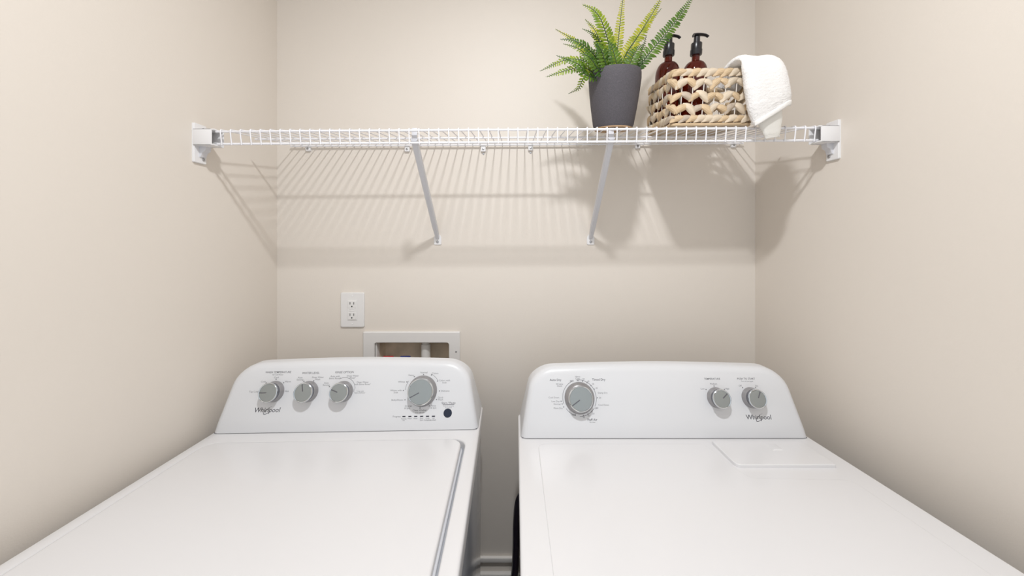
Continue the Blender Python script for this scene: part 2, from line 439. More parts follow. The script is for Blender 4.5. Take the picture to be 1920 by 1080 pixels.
def knob(root, con, DZ, x, y, rb, rc, h, ang, big=False, label=None):
    p, mpp = on_face(root, DZ, x, y)
    k = link('knob', mk('knob', lathe([(0, 0), (rb, 0), (rb, .0015), (rb * .985, .003), (rc * .98, h * .48), (rc * .93, h * .5)], 48), M['knobskirt']), con, frame(p, EX, EV, EN))
    if label: k['label'] = label
    obj('grip', lathe([(rc * .94, h * .44), (rc * .95, h * .55), (rc * .995, h - .004), (rc - .0005, h - .001)], 48), M['knobside'], k)
    obj('bezel', lathe([(rc - .0005, h - .004), (rc + .0005, h - .002), (rc, h), (rc - .0012, h + .0008), (rc - .0026, h + .0002), (rc - .003, h - .001)], 48), M['chrome'], k)
    obj('cap', lathe([(rc - .0027, h - .002), (rc - .0027, h - .0007), (rc - .0032, h - .0002), (0, h + .0004)], 48), M['silver'], k)
    a = R(ang); L0, L1 = rc * .12, rc - .003
    m = Matrix.Rotation(a, 4, 'Z')
    obj('pointer', xf(box(L0, L1, -.0011, .0011, h - .0002, h + .0010, .0004, 1), m), M['knobside'], k)
    return k
def logo(root, con, DZ, x, y, hp):
    p, mpp = on_face(root, DZ, x, y)
    tv = text_vf('Whirlpool', hp * mpp / .70, 'CENTER', .004, .18 if x < 900 else .0)
    xs = [v[0] for v in tv[0]]; k = 47 * mpp / (max(xs) - min(xs)); tv = ([Vector((v[0] * k, v[1], 0)) for v in tv[0]], tv[1])
    # the ring that swings round the middle letters
    V = []; n = 40
    for i in range(n + 1):
        a = R(40 + 235 * i / n); wd = .35 + .9 * abs(math.sin((a - R(40)) / 2.05)) ** 2
        for rr in (-wd / 2, wd / 2):
            ex, ey = math.cos(a) * (10.5 + rr), math.sin(a) * (3.6 + rr * .7); c, s = math.cos(R(38)), math.sin(R(38))
            V.append(((3.0 + ex * c - ey * s) * mpp, (-.2 + ex * s * .95 + ey * c) * mpp, 0))
    ring = (V, [[2 * i, 2 * i + 1, 2 * i + 3, 2 * i + 2] for i in range(n)])
    return obj('logo_lettering', xf(join(tv, ring), frame(p + EN * .0006, EX, EV, EN)), M['logo'], con)

# ---- washer
WDZ, WHW = .895, .349
wt = Vector(((649.5 - VPX) / 714, .910, ZC - (810 - VPY) / 714))
wa = machine('washing_machine', wt, WDZ, WHW, -.58, .145, 1.7, -2.0)
tag(wa, 'white top-load washing machine with four silver knobs below the wall outlet', 'washer')
GX0, GX1, GY0, GY1 = -WHW + .029, WHW - .031, -.535, -.040
def deck_ring():
    oo = rrect(-WHW, WHW, -.58, .150, [.016, .016, .03, .03], 8); ii = rrect(GX0, GX1, GY0, GY1, .034, 8); N = len(oo)
    loops = [[(x, y, WDZ - .034) for x, y in oo], [(x, y, WDZ - .006) for x, y in oo]]
    for a in (30, 60, 90): loops.append([(x, y, WDZ - .006 + .006 * math.sin(R(a))) for x, y in inset(oo, .006 * (1 - math.cos(R(a))))])
    loops.append([(x, y, WDZ) for x, y in inset(ii, -.004)])
    for a in (30, 60, 90): loops.append([(x, y, WDZ - .004 + .004 * math.cos(R(a))) for x, y in inset(ii, -.004 + .004 * math.sin(R(a)))])
    loops.append([(x, y, WDZ - .028) for x, y in ii])
    V = [p for L in loops for p in L]; Fc = []
    for j in range(len(loops) - 1):
        for i in range(N): i2 = (i + 1) % N; Fc.append([j * N + i, j * N + i2, (j + 1) * N + i2, (j + 1) * N + i])
    Fc.append([(len(loops) - 1) * N + i for i in range(N)]); Fc.append(list(range(N))[::-1])
    return V, Fc
obj('top_deck', deck_ring(), M['enamel'], wa)
lid = obj('lid', slab(rrect(GX0 + .003, GX1 - .0095, GY0 + .004, GY1 - .0055, .030, 8), WDZ - .022, WDZ + .003, .005, 4), M['enamel'], wa)
obj('lid_gasket', slab(rrect(GX0 + .006, GX1 - .0055, GY0 + .006, GY1 - .0065, .030, 8), WDZ - .0275, WDZ - .012, .002), M['groove'], lid)
wc = console(wa, WDZ, WHW - .004, .171, .142, .035)
for x, y, a, l in ((514, 734, 180, 'silver knob at the wash temperature dial'), (578, 734, 103, 'silver knob at the water level dial'), (643, 734, 158, 'silver knob at the rinse option dial')):
    knob(wa, wc, WDZ, x, y, .0268, .0240, .027, a, label=l)
knob(wa, wc, WDZ, 792, 733, .0395, .0335, .024, 207, True, 'large silver cycle selector knob')
g = []
g += [('t', 'WASH TEMPERATURE', 522, 698, 3.4, 'CENTER', .005, .1), ('t', 'WATER LEVEL', 583, 699.5, 3.6, 'CENTER', .005, .1), ('t', 'RINSE OPTION', 646, 698, 3.6, 'CENTER', .005, .1),
      ('t', 'Start / Pause', 841, 755.5, 3.6, 'CENTER', .005, .05), ('d', 841, 758.6, 22, .7)]
print_group(wa, wc, WDZ, 'bold_print', g, M['ink'])
print_group(wa, wc, WDZ, 'bars', [('d', 757.5 + i * 11.05, 780.8 - i * .08, 5.8, 2.1) for i in range(6)], M['logo'])
g = [('t', 'All Cold Rinse', 521, 702.6, 2.4, 'CENTER', 0, 0), ('t', 'Cool', 518.5, 707.8, 3.1, 'CENTER', 0, 0), ('t', 'Cold', 494, 715.6, 3.1, 'CENTER', 0, 0), ('t', 'Warm', 540, 715.5, 3.1, 'CENTER', 0, 0),
     ('t', 'Tap Cold', 476, 734.5, 3.1, 'CENTER', 0, 0), ('t', 'Hot', 538, 733.5, 3.1, 'CENTER', 0, 0),
     ('d', 499.5, 718, 2, 2), ('d', 518, 711, 2, 2), ('d', 532, 717.6, 2, 2),
     ('t', 'Auto\nSensing', 563, 710, 3.0, 'CENTER', 0, 0), ('t', 'Deep Water\nWash', 596, 709.4, 3.0, 'CENTER', 0, 0), ('d', 570, 715, 2, 2), ('d', 588.5, 714, 2, 2),
     ('t', 'Auto with\nExtra Rinse*', 628.5, 707.5, 3.0, 'CENTER', 0, 0), ('t', 'Deep Water\nRinse*', 661.5, 706.6, 3.0, 'CENTER', 0, 0), ('t', 'Auto\nSensing', 612, 720, 3.0, 'CENTER', 0, 0),
     ('t', 'Deep Water\nwith Extra Rinse*', 680, 718.6, 3.0, 'CENTER', 0, 0), ('t', '* Use with\nFabric Softener', 675, 735, 2.3, 'CENTER', 0, 0), ('a', 644, 731, 21.5, 5, 118, .7), ('d', 663.8, 732, .7, 6), ('d', 618, 725, 2, 2),
     ('t', 'Normal', 795, 698.5, 3.0, 'CENTER', 0, 0), ('t', 'Colors', 816, 700, 3.0, 'CENTER', 0, 0), ('t', 'Heavy', 771, 703.4, 3.0, 'CENTER', 0, 0), ('t', 'Whites', 753, 716, 3.0, 'CENTER', 0, 0),
     ('t', 'Whites with\nSoak', 742.5, 734, 3.0, 'CENTER', 0, 0), ('t', 'Bulky/Sheets', 745, 750, 3.0, 'CENTER', 0, 0), ('t', 'Drain\n& Spin', 764, 763.2, 3.0, 'CENTER', 0, 0), ('t', 'Clean Washer', 787, 769.3, 3.2, 'CENTER', .006, 0),
     ('t', 'with affresh', 787, 773.6, 2.6, 'CENTER', 0, 0), ('t', 'Rinse\n& Spin', 813, 762.8, 3.0, 'CENTER', 0, 0), ('t', 'Quick\nWash', 826, 747.4, 3.0, 'CENTER', 0, 0), ('t', 'Delicates', 835, 733, 3.0, 'CENTER', 0, 0),
     ('t', 'Colors with\nSoak', 833.5, 715.4, 3.0, 'CENTER', 0, 0), ('a', 793, 733, 32.5, 33, 66, .6), ('a', 793, 733, 33, 147, 176, .6),
     ('t', 'Hold 3 Seconds\nto Cancel', 841, 762.6, 2.2, 'CENTER', 0, 0), ('t', 'Progress', 744, 781, 3.0, 'CENTER', 0, 0)]
for x, y in ((777, 706.2), (794.3, 702.2), (809, 703.2), (820.5, 714.5), (824, 733), (818.5, 749), (805, 761), (787.6, 765), (770.5, 761.5), (759.5, 749.6), (756.5, 732), (763, 716)): g.append(('d', x, y, 1.9, 1.9))
for i, s in enumerate(('Sensing\nFill', 'Wash', 'Rinse', 'Final\nSpin', 'Cycle\nComplete', 'Lid\nLocked')): g.append(('t', s, 757 + i * 11.1, (786.6 if '\n' in s else 785) - i * .15, 2.3, 'CENTER', 0, 0))
print_group(wa, wc, WDZ, 'small_print', g, M['inkgrey'])
logo(wa, wc, WDZ, 501, 769, 8.2)
p, mpp = on_face(wa, WDZ, 839.5, 774.5)
o = obj('start_button', xf(lathe([(0, 0), (.0112, 0), (.0112, .0006), (.0104, .0016), (0, .0021)], 32), frame(p, EX, EV, EN)), M['navy'], wc); o['label'] = 'round navy start button'

# ---- dryer
DDZ, DHW = .900, .3685
dt = Vector((.375, .8694, ZC - (823 - VPY) / 747.6))
dr = machine('clothes_dryer', dt, DDZ, DHW, -.565, .135, 0.05, -2.0)
tag(dr, 'white clothes dryer with three silver knobs below the basket end of the shelf', 'dryer')
obj('top_deck', slab(rrect(-DHW, DHW, -.565, .140, [.016, .016, .03, .03], 8), DDZ - .022, DDZ, .005, 4), M['enamel'], dr)
pan = [(-.321, -.548), (.314, -.548), (.314, -.158), (.107, -.152), (.085, -.024), (-.321, -.024)]
obj('raised_panel', slab(rpoly(pan, .022, 6), DDZ - .002, DDZ + .0016, .0016, 3), M['enamel'], dr, sharp=60)
ldr = obj('lint_screen_door', slab(rrect(.104, .322, -.118, -.022, [.004, .004, .012, .005], 5), DDZ - .002, DDZ + .0075, .0018, 3), M['enamel'], dr)
obj('finger_ridge', (lambda a: xf(a, T(.235, -.052, DDZ + .0075)))(([(-.014, -.012, 0), (.014, -.012, 0), (.014, .016, 0), (-.014, .016, 0), (-.006, -.009, .0018), (.010, -.010, .0018), (.008, .010, .0008), (-.008, .010, .0008)],
     [[0, 1, 5, 4], [1, 2, 6, 5], [2, 3, 7, 6], [3, 0, 4, 7], [4, 5, 6, 7], [3, 2, 1, 0]])), M['enamel'], ldr)
dc = console(dr, DDZ, DHW - .006, .168, .132, .032)
knob(dr, dc, DDZ, 1086.5, 746, .0385, .0308, .022, 215, True, 'large silver cycle selector knob')
for x, y, a, l in ((1343.5, 745.5, 40, 'silver knob at the temperature dial'), (1408.5, 745.5, 62, 'silver push to start knob')):
    knob(dr, dc, DDZ, x, y, .0250, .0226, .026, a, label=l)
g = [('t', 'Auto Dry', 1041.5, 712.4, 3.9, 'CENTER', .008, 0), ('t', 'Timed Dry', 1122.5, 711.8, 3.9, 'CENTER', .008, 0), ('t', 'Fluff Air', 1110.5, 787, 4.0, 'CENTER', .008, 0), ('t', 'OFF', 1072, 714.6, 2.9, 'CENTER', .006, 0),
     ('t', 'OFF', 1118, 765.5, 2.9, 'CENTER', .006, 0), ('t', 'OFF', 1076.7, 778, 2.9, 'CENTER', .006, 0),
     ('t', 'TEMPERATURE', 1335, 710.5, 3.2, 'CENTER', .005, 0), ('t', 'PUSH TO START', 1398.5, 710.3, 3.2, 'CENTER', .005, 0)]
print_group(dr, dc, DDZ, 'bold_print', g, M['ink'])
g = [('t', 'Wrinkle\nShield', 1049, 722, 2.8, 'CENTER', 0, 0), ('t', 'Heavy\nDuty', 1083, 708, 2.8, 'CENTER', 0, 0), ('t', '50', 1094, 710.8, 2.8, 'CENTER', 0, 0), ('t', '60', 1103, 715, 2.8, 'CENTER', 0, 0), ('t', '50', 1112, 720, 2.8, 'CENTER', 0, 0),
     ('t', '40', 1118.5, 727.8, 2.8, 'CENTER', 0, 0), ('t', 'Damp Dry', 1130, 736.6, 2.9, 'CENTER', 0, 0), ('t', '20', 1125, 746, 2.8, 'CENTER', 0, 0), ('t', 'Cool Down', 1132, 759.3, 2.9, 'CENTER', 0, 0),
     ('t', '20', 1112.5, 775.5, 2.8, 'CENTER', 0, 0), ('t', '30', 1103.5, 779.6, 2.8, 'CENTER', 0, 0), ('t', '40', 1094.6, 782.6, 2.8, 'CENTER', 0, 0), ('t', 'No Heat', 1110.8, 791.6, 2.1, 'CENTER', 0, 0),
     ('t', 'Cool Down', 1038.5, 745.5, 2.9, 'CENTER', 0, 0), ('t', 'Less Dry', 1041.5, 752.6, 2.9, 'CENTER', 0, 0), ('t', 'Normal', 1044.5, 757.8, 2.9, 'CENTER', 0, 0), ('t', 'More Dry', 1046.5, 765.4, 2.9, 'CENTER', 0, 0),
     ('a', 1086.5, 746, 31.5, -28, 98, .8), ('a', 1086.5, 746, 31.5, 112, 198, .8), ('a', 1086.5, 746, 31.5, 215, 255, .8), ('a', 1086.5, 746, 31.5, 268, 325, .8),
     ('t', 'Medium', 1337.5, 719.8, 2.9, 'CENTER', 0, 0), ('t', 'Low', 1317, 729, 2.9, 'CENTER', 0, 0), ('t', 'High', 1363.5, 728.8, 2.9, 'CENTER', 0, 0),
     ('t', 'Turn off end signal', 1400.5, 714.9, 2.1, 'CENTER', 0, 0), ('t', 'Off', 1387.5, 723.3, 2.9, 'CENTER', 0, 0), ('t', 'On', 1418.5, 723.6, 2.9, 'CENTER', 0, 0)]
for x, y in ((1083.5, 713.4), (1092, 714.6), (1100.5, 717.8), (1108, 723), (1114, 729.6), (1120, 745.8), (1109.4, 771.6), (1102.4, 776.2), (1093.8, 778.8), (1052, 752.3), (1054, 757.4), (1057, 763), (1338.6, 723.8), (1323.6, 730.3), (1358, 730), (1392, 726.6), (1416.5, 726.6)):
    g.append(('d', x, y, 1.8, 1.8))
print_group(dr, dc, DDZ, 'small_print', g, M['inkgrey'])
logo(dr, dc, DDZ, 1422.5, 782.5, 8.2)
obj('power_cord', tube(catmull([(.030, 1.03, .66), (.010, 1.045, .62), (.003, 1.07, .54), (.001, 1.09, .44), (-.002, 1.10, .36), (-.010, 1.11, .29), (-.012, 1.12, .20), (.01, 1.13, .10)], 8), .011, 10), M['cord'], dr, world=True)

# ------------------------------------------------------------------ duplex outlet
m = frame((0, YB, 0), (1, 0, 0), (0, 0, 1), (0, -1, 0))
a, b = px(640, 548, YB), px(684, 613, YB)
ou = empty('wall_outlet', T((a.x + b.x) / 2, YB, (a.z + b.z) / 2) @ frame((0, 0, 0), (1, 0, 0), (0, 0, 1), (0, -1, 0)))
tag(ou, 'white double wall outlet with rectangular plate above the washer', 'outlet')
hw_, hh = (b.x - a.x) / 2, (a.z - b.z) / 2
obj('plate', slab(rrect(-hw_, hw_, -hh, hh, .0055), 0, .0065, .0028), M['plate'], ou)
ins = obj('insert', slab(rrect(-.0165, .0165, -.0345, .0345, .002), .004, .0082, .0008), M['plate'], ou)
for zc_ in (.019, -.020):
    fc = obj('receptacle', slab(rrect(-.0145, .0145, zc_ - .0125, zc_ + .0125, .004), .007, .0090, .0008), M['plate'], ou)
    for sx in (-.0065, .0065): obj('slot', box(sx - .0011, sx + .0011, zc_ + .000, zc_ + .0085, .0070, .00915), M['black'], fc)
    obj('slot', xf(lathe([(0, .0092), (.0024, .0092), (.0024, .007), (0, .007)], 12), T(0, zc_ - .0065, 0)), M['black'], fc)
for k in (-.003, .003): obj('test_button', box(-.008, .008, k - .0018 - .0005, k + .0018 - .0005, .007, .0092, .0004), M['plate'], ou)
for zc_ in (.0485, -.0485): obj('screw', xf(lathe([(0, .0074), (.0026, .0072), (.003, .006), (0, .006)], 12), T(0, zc_, 0)), M['bracket'], ou)

# ------------------------------------------------------------------ laundry outlet box
a, b = px(682, 621, YB), px(863, 621, YB)
lb_ = empty('laundry_outlet_box', T((a.x + b.x) / 2, YB, HZ0)); tag(lb_, 'white recessed laundry outlet box set in the wall behind the washer', 'outlet box')
fo = rrect(a.x, b.x, HZ0 - .03, a.z, .004, 4); fi = rrect(HX0 + .001, HX1 - .001, HZ0 + .001, HZ1 - .001, .008, 4); N = len(fo)
loops = [[(x, 0, z) for x, z in fo], [(x, -.006, z) for x, z in fo], [(x, -.009, z) for x, z in inset(fo, .003)], [(x, -.009, z) for x, z in inset(fi, -.002)], [(x, -.007, z) for x, z in fi], [(x, .012, z) for x, z in fi]]
V = [(x, YB + y, z) for L in loops for x, y, z in L]
Fc = [[j * N + i, j * N + (i + 1) % N, (j + 1) * N + (i + 1) % N, (j + 1) * N + i] for j in range(len(loops) - 1) for i in range(N)]
obj('frame', (V, Fc), M['boxwhite'], lb_, world=True)
D = .062; x0, x1, zz0, zz1 = HX0 + .001, HX1 - .001, HZ0 + .001, HZ1 - .001
V = [(x0, YB + .012, zz0), (x1, YB + .012, zz0), (x1, YB + .012, zz1), (x0, YB + .012, zz1), (x0 + .012, YB + D, zz0 + .005), (x1 - .012, YB + D, zz0 + .005), (x1 - .012, YB + D, zz1), (x0 + .012, YB + D, zz1)]
obj('recess', (V, [[0, 1, 5, 4], [1, 2, 6, 5], [2, 3, 7, 6], [3, 0, 4, 7], [4, 5, 6, 7]]), M['cavity'], lb_, world=True)
obj('side_cheek', join(box(x0 + .001, x0 + .004, YB + .001, YB + .055, zz0, zz1 - .002, .001)), M['boxwhite'], lb_, world=True)
pc = px(798.5, 660, YB + .032)
dp = obj('drain_pipe', xf(lathe([(0, zz1 - .001), (.0135, zz1 - .001), (.0135, zz1 - .014), (.0165, zz1 - .016), (.0165, HZ0 + .004), (0, HZ0 + .004)], 24), T(pc.x, pc.y, 0)), M['pipe'], lb_, world=True)
for cx, mm, l in ((728, 'red', 'red valve handle'), (760, 'blue', 'dark blue valve handle')):
    q = px(cx, 667.5, YB + .03)
    h = obj('valve_handle', join(box(q.x - .019, q.x + .019, q.y - .006, q.y + .006, q.z - .012, q.z, .004), xf(lathe([(0, -.012), (.007, -.012), (.009, -.04), (.009, -.08), (0, -.08)], 14), T(q.x, q.y, q.z))), M[mm], lb_, world=True); h['label'] = l
screw(lb_, (px(856, 658, YB).x, YB - .009, px(856, 658, YB).z), s=.7)

# ------------------------------------------------------------------ things standing on the shelf
DK = .0062                                                   # top of the deck wires above the front rail
def on_shelf(u, v, wz=DK): return SH @ T(u, v, wz)

# ---- potted fern
POT = on_shelf(.2645, .052)
pf = empty('potted_fern', POT); tag(pf, 'green fern in a tapered slate grey pot standing on the wire shelf', 'potted plant')
PH = .148
prof = [(0, .002), (.046, .002), (.050, .004), (.0535, .012), (.0600, .055), (.0655, .100), (.0680, .128), (.0676, .142), (.0665, .1475), (.0650, PH), (.0632, .1470), (.0625, .140), (.0620, .12), (0, .12)]
obj('pot', lathe(prof, 56), M['pot'], pf)
obj('pot_foot', lathe([(0, 0), (.049, 0), (.0505, .0015), (.0505, .004), (.048, .005), (0, .005)], 40), M['potbase'], pf)
sv, sf = lathe([(.062, .131)] + [(r_, .133 + .004 * math.sin(r_ * 300)) for r_ in (.05, .038, .026, .013)] + [(0, .136)], 24)
obj('soil', (sv, sf), M['soil'], pf)
def leaflet(o, d, n, L, W_):
    s = n.cross(d).normalized(); V = []
    for t, w_, c in ((0, .25, 0), (.25, .95, .04), (.6, 1.0, .03), (.88, .62, -.03), (1.0, .05, -.09)):
        V += [o + d * (L * t) + s * (W_ * w_ / 2) + n * (L * (c - .05)), o + d * (L * t) + n * (L * c), o + d * (L * t) - s * (W_ * w_ / 2) + n * (L * (c - .05))]
    Fc = []
    for i in range(4): a = 3 * i; Fc += [[a, a + 1, a + 4, a + 3], [a + 1, a + 2, a + 5, a + 4]]
    return V, Fc
def frond(pts, nrm, kind, lmax=.021, start=.10, sp=.0076):
    P = catmull(pts, 14); nrm = (Vector(nrm).normalized() * .42 + Vector((0, -.93, .05))).normalized()
    acc = [0]
    for a, b in zip(P, P[1:]): acc.append(acc[-1] + (b - a).length)
    tot = acc[-1]; parts = []; s = start * tot
    def at(s_):
        for i in range(len(acc) - 1):
            if acc[i + 1] >= s_: k = (s_ - acc[i]) / max(1e-6, acc[i + 1] - acc[i]); return P[i].lerp(P[i + 1], k), (P[i + 1] - P[i]).normalized()
        return P[-1], (P[-1] - P[-2]).normalized()
    while s < tot:
        t = s / tot; L = lmax * (min(1, .55 + t * 1.6) if t < .3 else 1.0) * max(.16, 1 - max(0, (t - .42) / .58) ** 1.35 * .86)
        p, d = at(s); n = (nrm - d * nrm.dot(d)).normalized(); sd = d.cross(n)
        for sg in (-1, 1):
            dd = (sd * sg * random.uniform(.9, 1.0) + d * random.uniform(.28, .45) + n * random.uniform(-.16, .12)).normalized()
            nn = (n - dd * n.dot(dd)).normalized()
            parts.append(leaflet(p + d * (.0015 * sg), dd, nn, L * random.uniform(.92, 1.06), min(L * .40, .0062)))
        s += sp * (1 if t < .7 else .8)
    o = obj('frond', join(*parts), M[kind], pf, world=True, sharp=60)
    rr = [.0014 * (1 - .7 * i / (len(P) - 1)) + .0002 for i in range(len(P))]
    obj('stem', tube(P, rr, 5), M['stem'], o, world=True)
PY = .915
def fr(pp, depths, nrm, kind, lmax=.021, **k): frond([px(x, y, Y) for (x, y), Y in zip(pp, depths)], nrm, kind, lmax, **k)
UPC = (0, -.75, .65)
# left side, trailing
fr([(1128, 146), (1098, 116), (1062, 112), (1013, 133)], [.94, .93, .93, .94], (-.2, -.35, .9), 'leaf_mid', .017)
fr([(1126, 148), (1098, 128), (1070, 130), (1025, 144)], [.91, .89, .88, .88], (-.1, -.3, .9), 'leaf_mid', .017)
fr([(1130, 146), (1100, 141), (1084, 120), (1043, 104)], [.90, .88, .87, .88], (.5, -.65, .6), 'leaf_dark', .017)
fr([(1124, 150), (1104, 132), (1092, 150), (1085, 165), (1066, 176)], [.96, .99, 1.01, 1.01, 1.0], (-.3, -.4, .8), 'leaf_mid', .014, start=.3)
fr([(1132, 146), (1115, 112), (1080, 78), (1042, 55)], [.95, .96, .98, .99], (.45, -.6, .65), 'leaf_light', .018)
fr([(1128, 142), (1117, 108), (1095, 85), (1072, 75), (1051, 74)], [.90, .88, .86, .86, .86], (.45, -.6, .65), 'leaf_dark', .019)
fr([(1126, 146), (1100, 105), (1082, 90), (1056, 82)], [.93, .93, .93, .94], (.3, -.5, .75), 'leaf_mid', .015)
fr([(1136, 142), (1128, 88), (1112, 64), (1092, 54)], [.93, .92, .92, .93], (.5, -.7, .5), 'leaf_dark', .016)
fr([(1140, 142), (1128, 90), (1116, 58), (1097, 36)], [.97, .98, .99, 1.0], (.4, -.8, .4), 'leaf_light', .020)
# the tall arching frond in front
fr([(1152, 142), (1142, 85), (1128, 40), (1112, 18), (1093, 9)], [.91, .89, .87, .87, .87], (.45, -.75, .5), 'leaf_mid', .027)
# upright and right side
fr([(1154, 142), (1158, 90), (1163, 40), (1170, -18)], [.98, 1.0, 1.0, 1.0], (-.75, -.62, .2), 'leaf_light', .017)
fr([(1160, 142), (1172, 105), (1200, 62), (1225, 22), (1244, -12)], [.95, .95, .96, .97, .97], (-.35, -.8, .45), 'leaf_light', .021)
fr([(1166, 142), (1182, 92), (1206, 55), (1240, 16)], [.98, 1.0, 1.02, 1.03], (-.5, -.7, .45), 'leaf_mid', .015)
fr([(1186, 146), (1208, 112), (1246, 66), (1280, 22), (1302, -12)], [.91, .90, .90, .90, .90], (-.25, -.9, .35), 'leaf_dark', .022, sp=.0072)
fr([(1180, 144), (1196, 112), (1206, 88), (1212, 66)], [.97, .99, 1.0, 1.0], (-.7, -.6, .3), 'leaf_dark', .012)
# the dense heart of the plant
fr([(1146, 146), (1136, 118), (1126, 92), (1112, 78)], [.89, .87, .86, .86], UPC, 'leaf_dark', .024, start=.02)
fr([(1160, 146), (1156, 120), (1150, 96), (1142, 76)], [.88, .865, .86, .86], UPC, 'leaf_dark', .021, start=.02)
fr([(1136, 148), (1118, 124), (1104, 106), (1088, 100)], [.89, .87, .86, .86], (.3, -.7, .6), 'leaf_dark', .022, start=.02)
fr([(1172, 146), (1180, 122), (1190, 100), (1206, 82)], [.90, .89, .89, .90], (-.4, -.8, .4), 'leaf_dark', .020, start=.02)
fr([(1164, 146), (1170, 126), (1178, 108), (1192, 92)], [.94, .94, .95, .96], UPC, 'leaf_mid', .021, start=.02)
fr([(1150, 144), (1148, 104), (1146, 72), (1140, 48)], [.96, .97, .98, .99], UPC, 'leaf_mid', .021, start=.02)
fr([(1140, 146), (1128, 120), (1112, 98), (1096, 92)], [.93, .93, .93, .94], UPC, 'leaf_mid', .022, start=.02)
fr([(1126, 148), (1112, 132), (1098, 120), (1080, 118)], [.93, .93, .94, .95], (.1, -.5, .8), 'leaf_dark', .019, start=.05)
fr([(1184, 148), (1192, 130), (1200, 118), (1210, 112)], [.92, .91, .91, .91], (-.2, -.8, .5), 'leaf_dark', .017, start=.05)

# ---- basket
BU0, BU1, BV0, BV1, BH = .396, .612, -.006, .174, .138
BK = on_shelf((BU0 + BU1) / 2, (BV0 + BV1) / 2)
bk = empty('woven_basket', BK); tag(bk, 'rectangular open-weave water hyacinth basket standing on the wire shelf', 'basket')
HWX, HWY = (BU1 - BU0) / 2, (BV1 - BV0) / 2
path = rrect(-HWX + .006, HWX - .006, -HWY + .006, HWY - .006, .014, 4)
def along(outl, n, ph=0.0):
    P = [Vector((x, y, 0)) for x, y in outl]; P.append(P[0]); acc = [0]
    for a, b in zip(P, P[1:]): acc.append(acc[-1] + (b - a).length)
    out = []
    for k in range(n):
        s = acc[-1] * ((k + ph) % n) / n; i = max(j for j in range(len(acc)) if acc[j] <= s + 1e-9); i = min(i, len(P) - 2)
        d = (P[i + 1] - P[i]); out.append((P[i] + d * ((s - acc[i]) / max(1e-9, d.length)), d.normalized()))
    return out
def pod(L, W_, Tk, bend):
    """one fat strand segment: length along x, pointed at both ends, bent"""
    V, Fc = [], []; n = 8; ns = 7
    for i in range(ns):
        t = i / (ns - 1); r_ = (math.sin(math.pi * (.06 + .88 * t))) ** .75; zz = bend * math.sin(math.pi * t)
        for k in range(n):
            a = 2 * math.pi * k / n; cr = 1 + .10 * math.cos(3 * a + t * 4)
            V.append(Vector(((t - .5) * L, math.sin(a) * Tk / 2 * r_ * cr, math.cos(a) * W_ / 2 * r_ * cr + zz)))
    for i in range(ns - 1):
        for k in range(n): k2 = (k + 1) % n; Fc.append([i * n + k, i * n + k2, (i + 1) * n + k2, (i + 1) * n + k])
    Fc.append(list(range(n))[::-1]); Fc.append([(ns - 1) * n + k for k in range(n)])
    return V, Fc
PODS = [mk('strand', pod(L, W_, Tk, b), M[m], 60) for L, W_, Tk, b, m in ((.0385, .0178, .013, .0042, 'hyacinth'), (.0395, .0185, .013, .0045, 'hyacinth_pale'), (.038, .0172, .012, .004, 'hyacinth'), (.0385, .0168, .012, .0045, 'hyacinth_grey'))]
def pick(): return random.choice((0, 0, 1, 1, 1, 2, 2, 3))
def put(p, d, z, tilt, off=0.0, s=1.0, which=None):
    n = Vector((d.y, -d.x, 0))                               # outward
    m = frame(p + n * off + Vector((0, 0, z)), d, -n, Vector((0, 0, 1)))
    link('strand', PODS[pick() if which is None else which], bk, m @ Matrix.Rotation(R(tilt), 4, 'Y') @ Matrix.Rotation(R(random.uniform(-9, 9)), 4, 'X') @ Matrix.Scale(s * random.uniform(.94, 1.06), 4))
for z, s in ((.128, 1.0), (.016, .95)):                      # twisted rope at the rim and near the foot
    for p, d in along(path, 36): put(p, d, z, -20 + random.uniform(-6, 6), .001, s)
NWR = 34
for row, z in enumerate((.103, .071, .041)):                 # scalloped open rows hung on the white uprights
    for k, (p, d) in enumerate(along(path, NWR, .3 + .5 * (row % 2))):
        sg = 1 if (k + row) % 2 else -1
        put(p + d * random.uniform(-.002, .002), d, z + random.uniform(-.002, .002), sg * random.uniform(26, 44), .0005, random.uniform(.9, 1.08))
wirem = mk('upright', tube([(0, 0, .006), (0, 0, .132)], .0012, 6), M['basketwire'])
for p, d in along(path, 26): link('upright', wirem, bk, T(p.x, p.y, 0))
rim = [(x, y, .1345) for x, y in rrect(-HWX + .006, HWX - .006, -HWY + .006, HWY - .006, .014, 5)]; rim.append(rim[0])
obj('rim_cord', tube(rim, .0036, 8, False), M['hyacinth'], bk)
ft = [(x, y, .0045) for x, y, _ in rim]; obj('foot_cord', tube(ft, .0040, 8, False), M['hyacinth'], bk)
bl = tube([(-HWX + .008, 0, 0), (-HWX * .3, 0, .0006), (HWX * .3, 0, -.0004), (HWX - .008, 0, 0)], [.0040, .0048, .0044, .0038], 8)
bme = [mk('base_strand', bl, M[q], 60) for q in ('hyacinth_grey', 'hyacinth_pale')]
for k in range(17): link('base_strand', bme[k % 2], bk, T(0, -HWY + .012 + k * (2 * HWY - .024) / 16, .006))

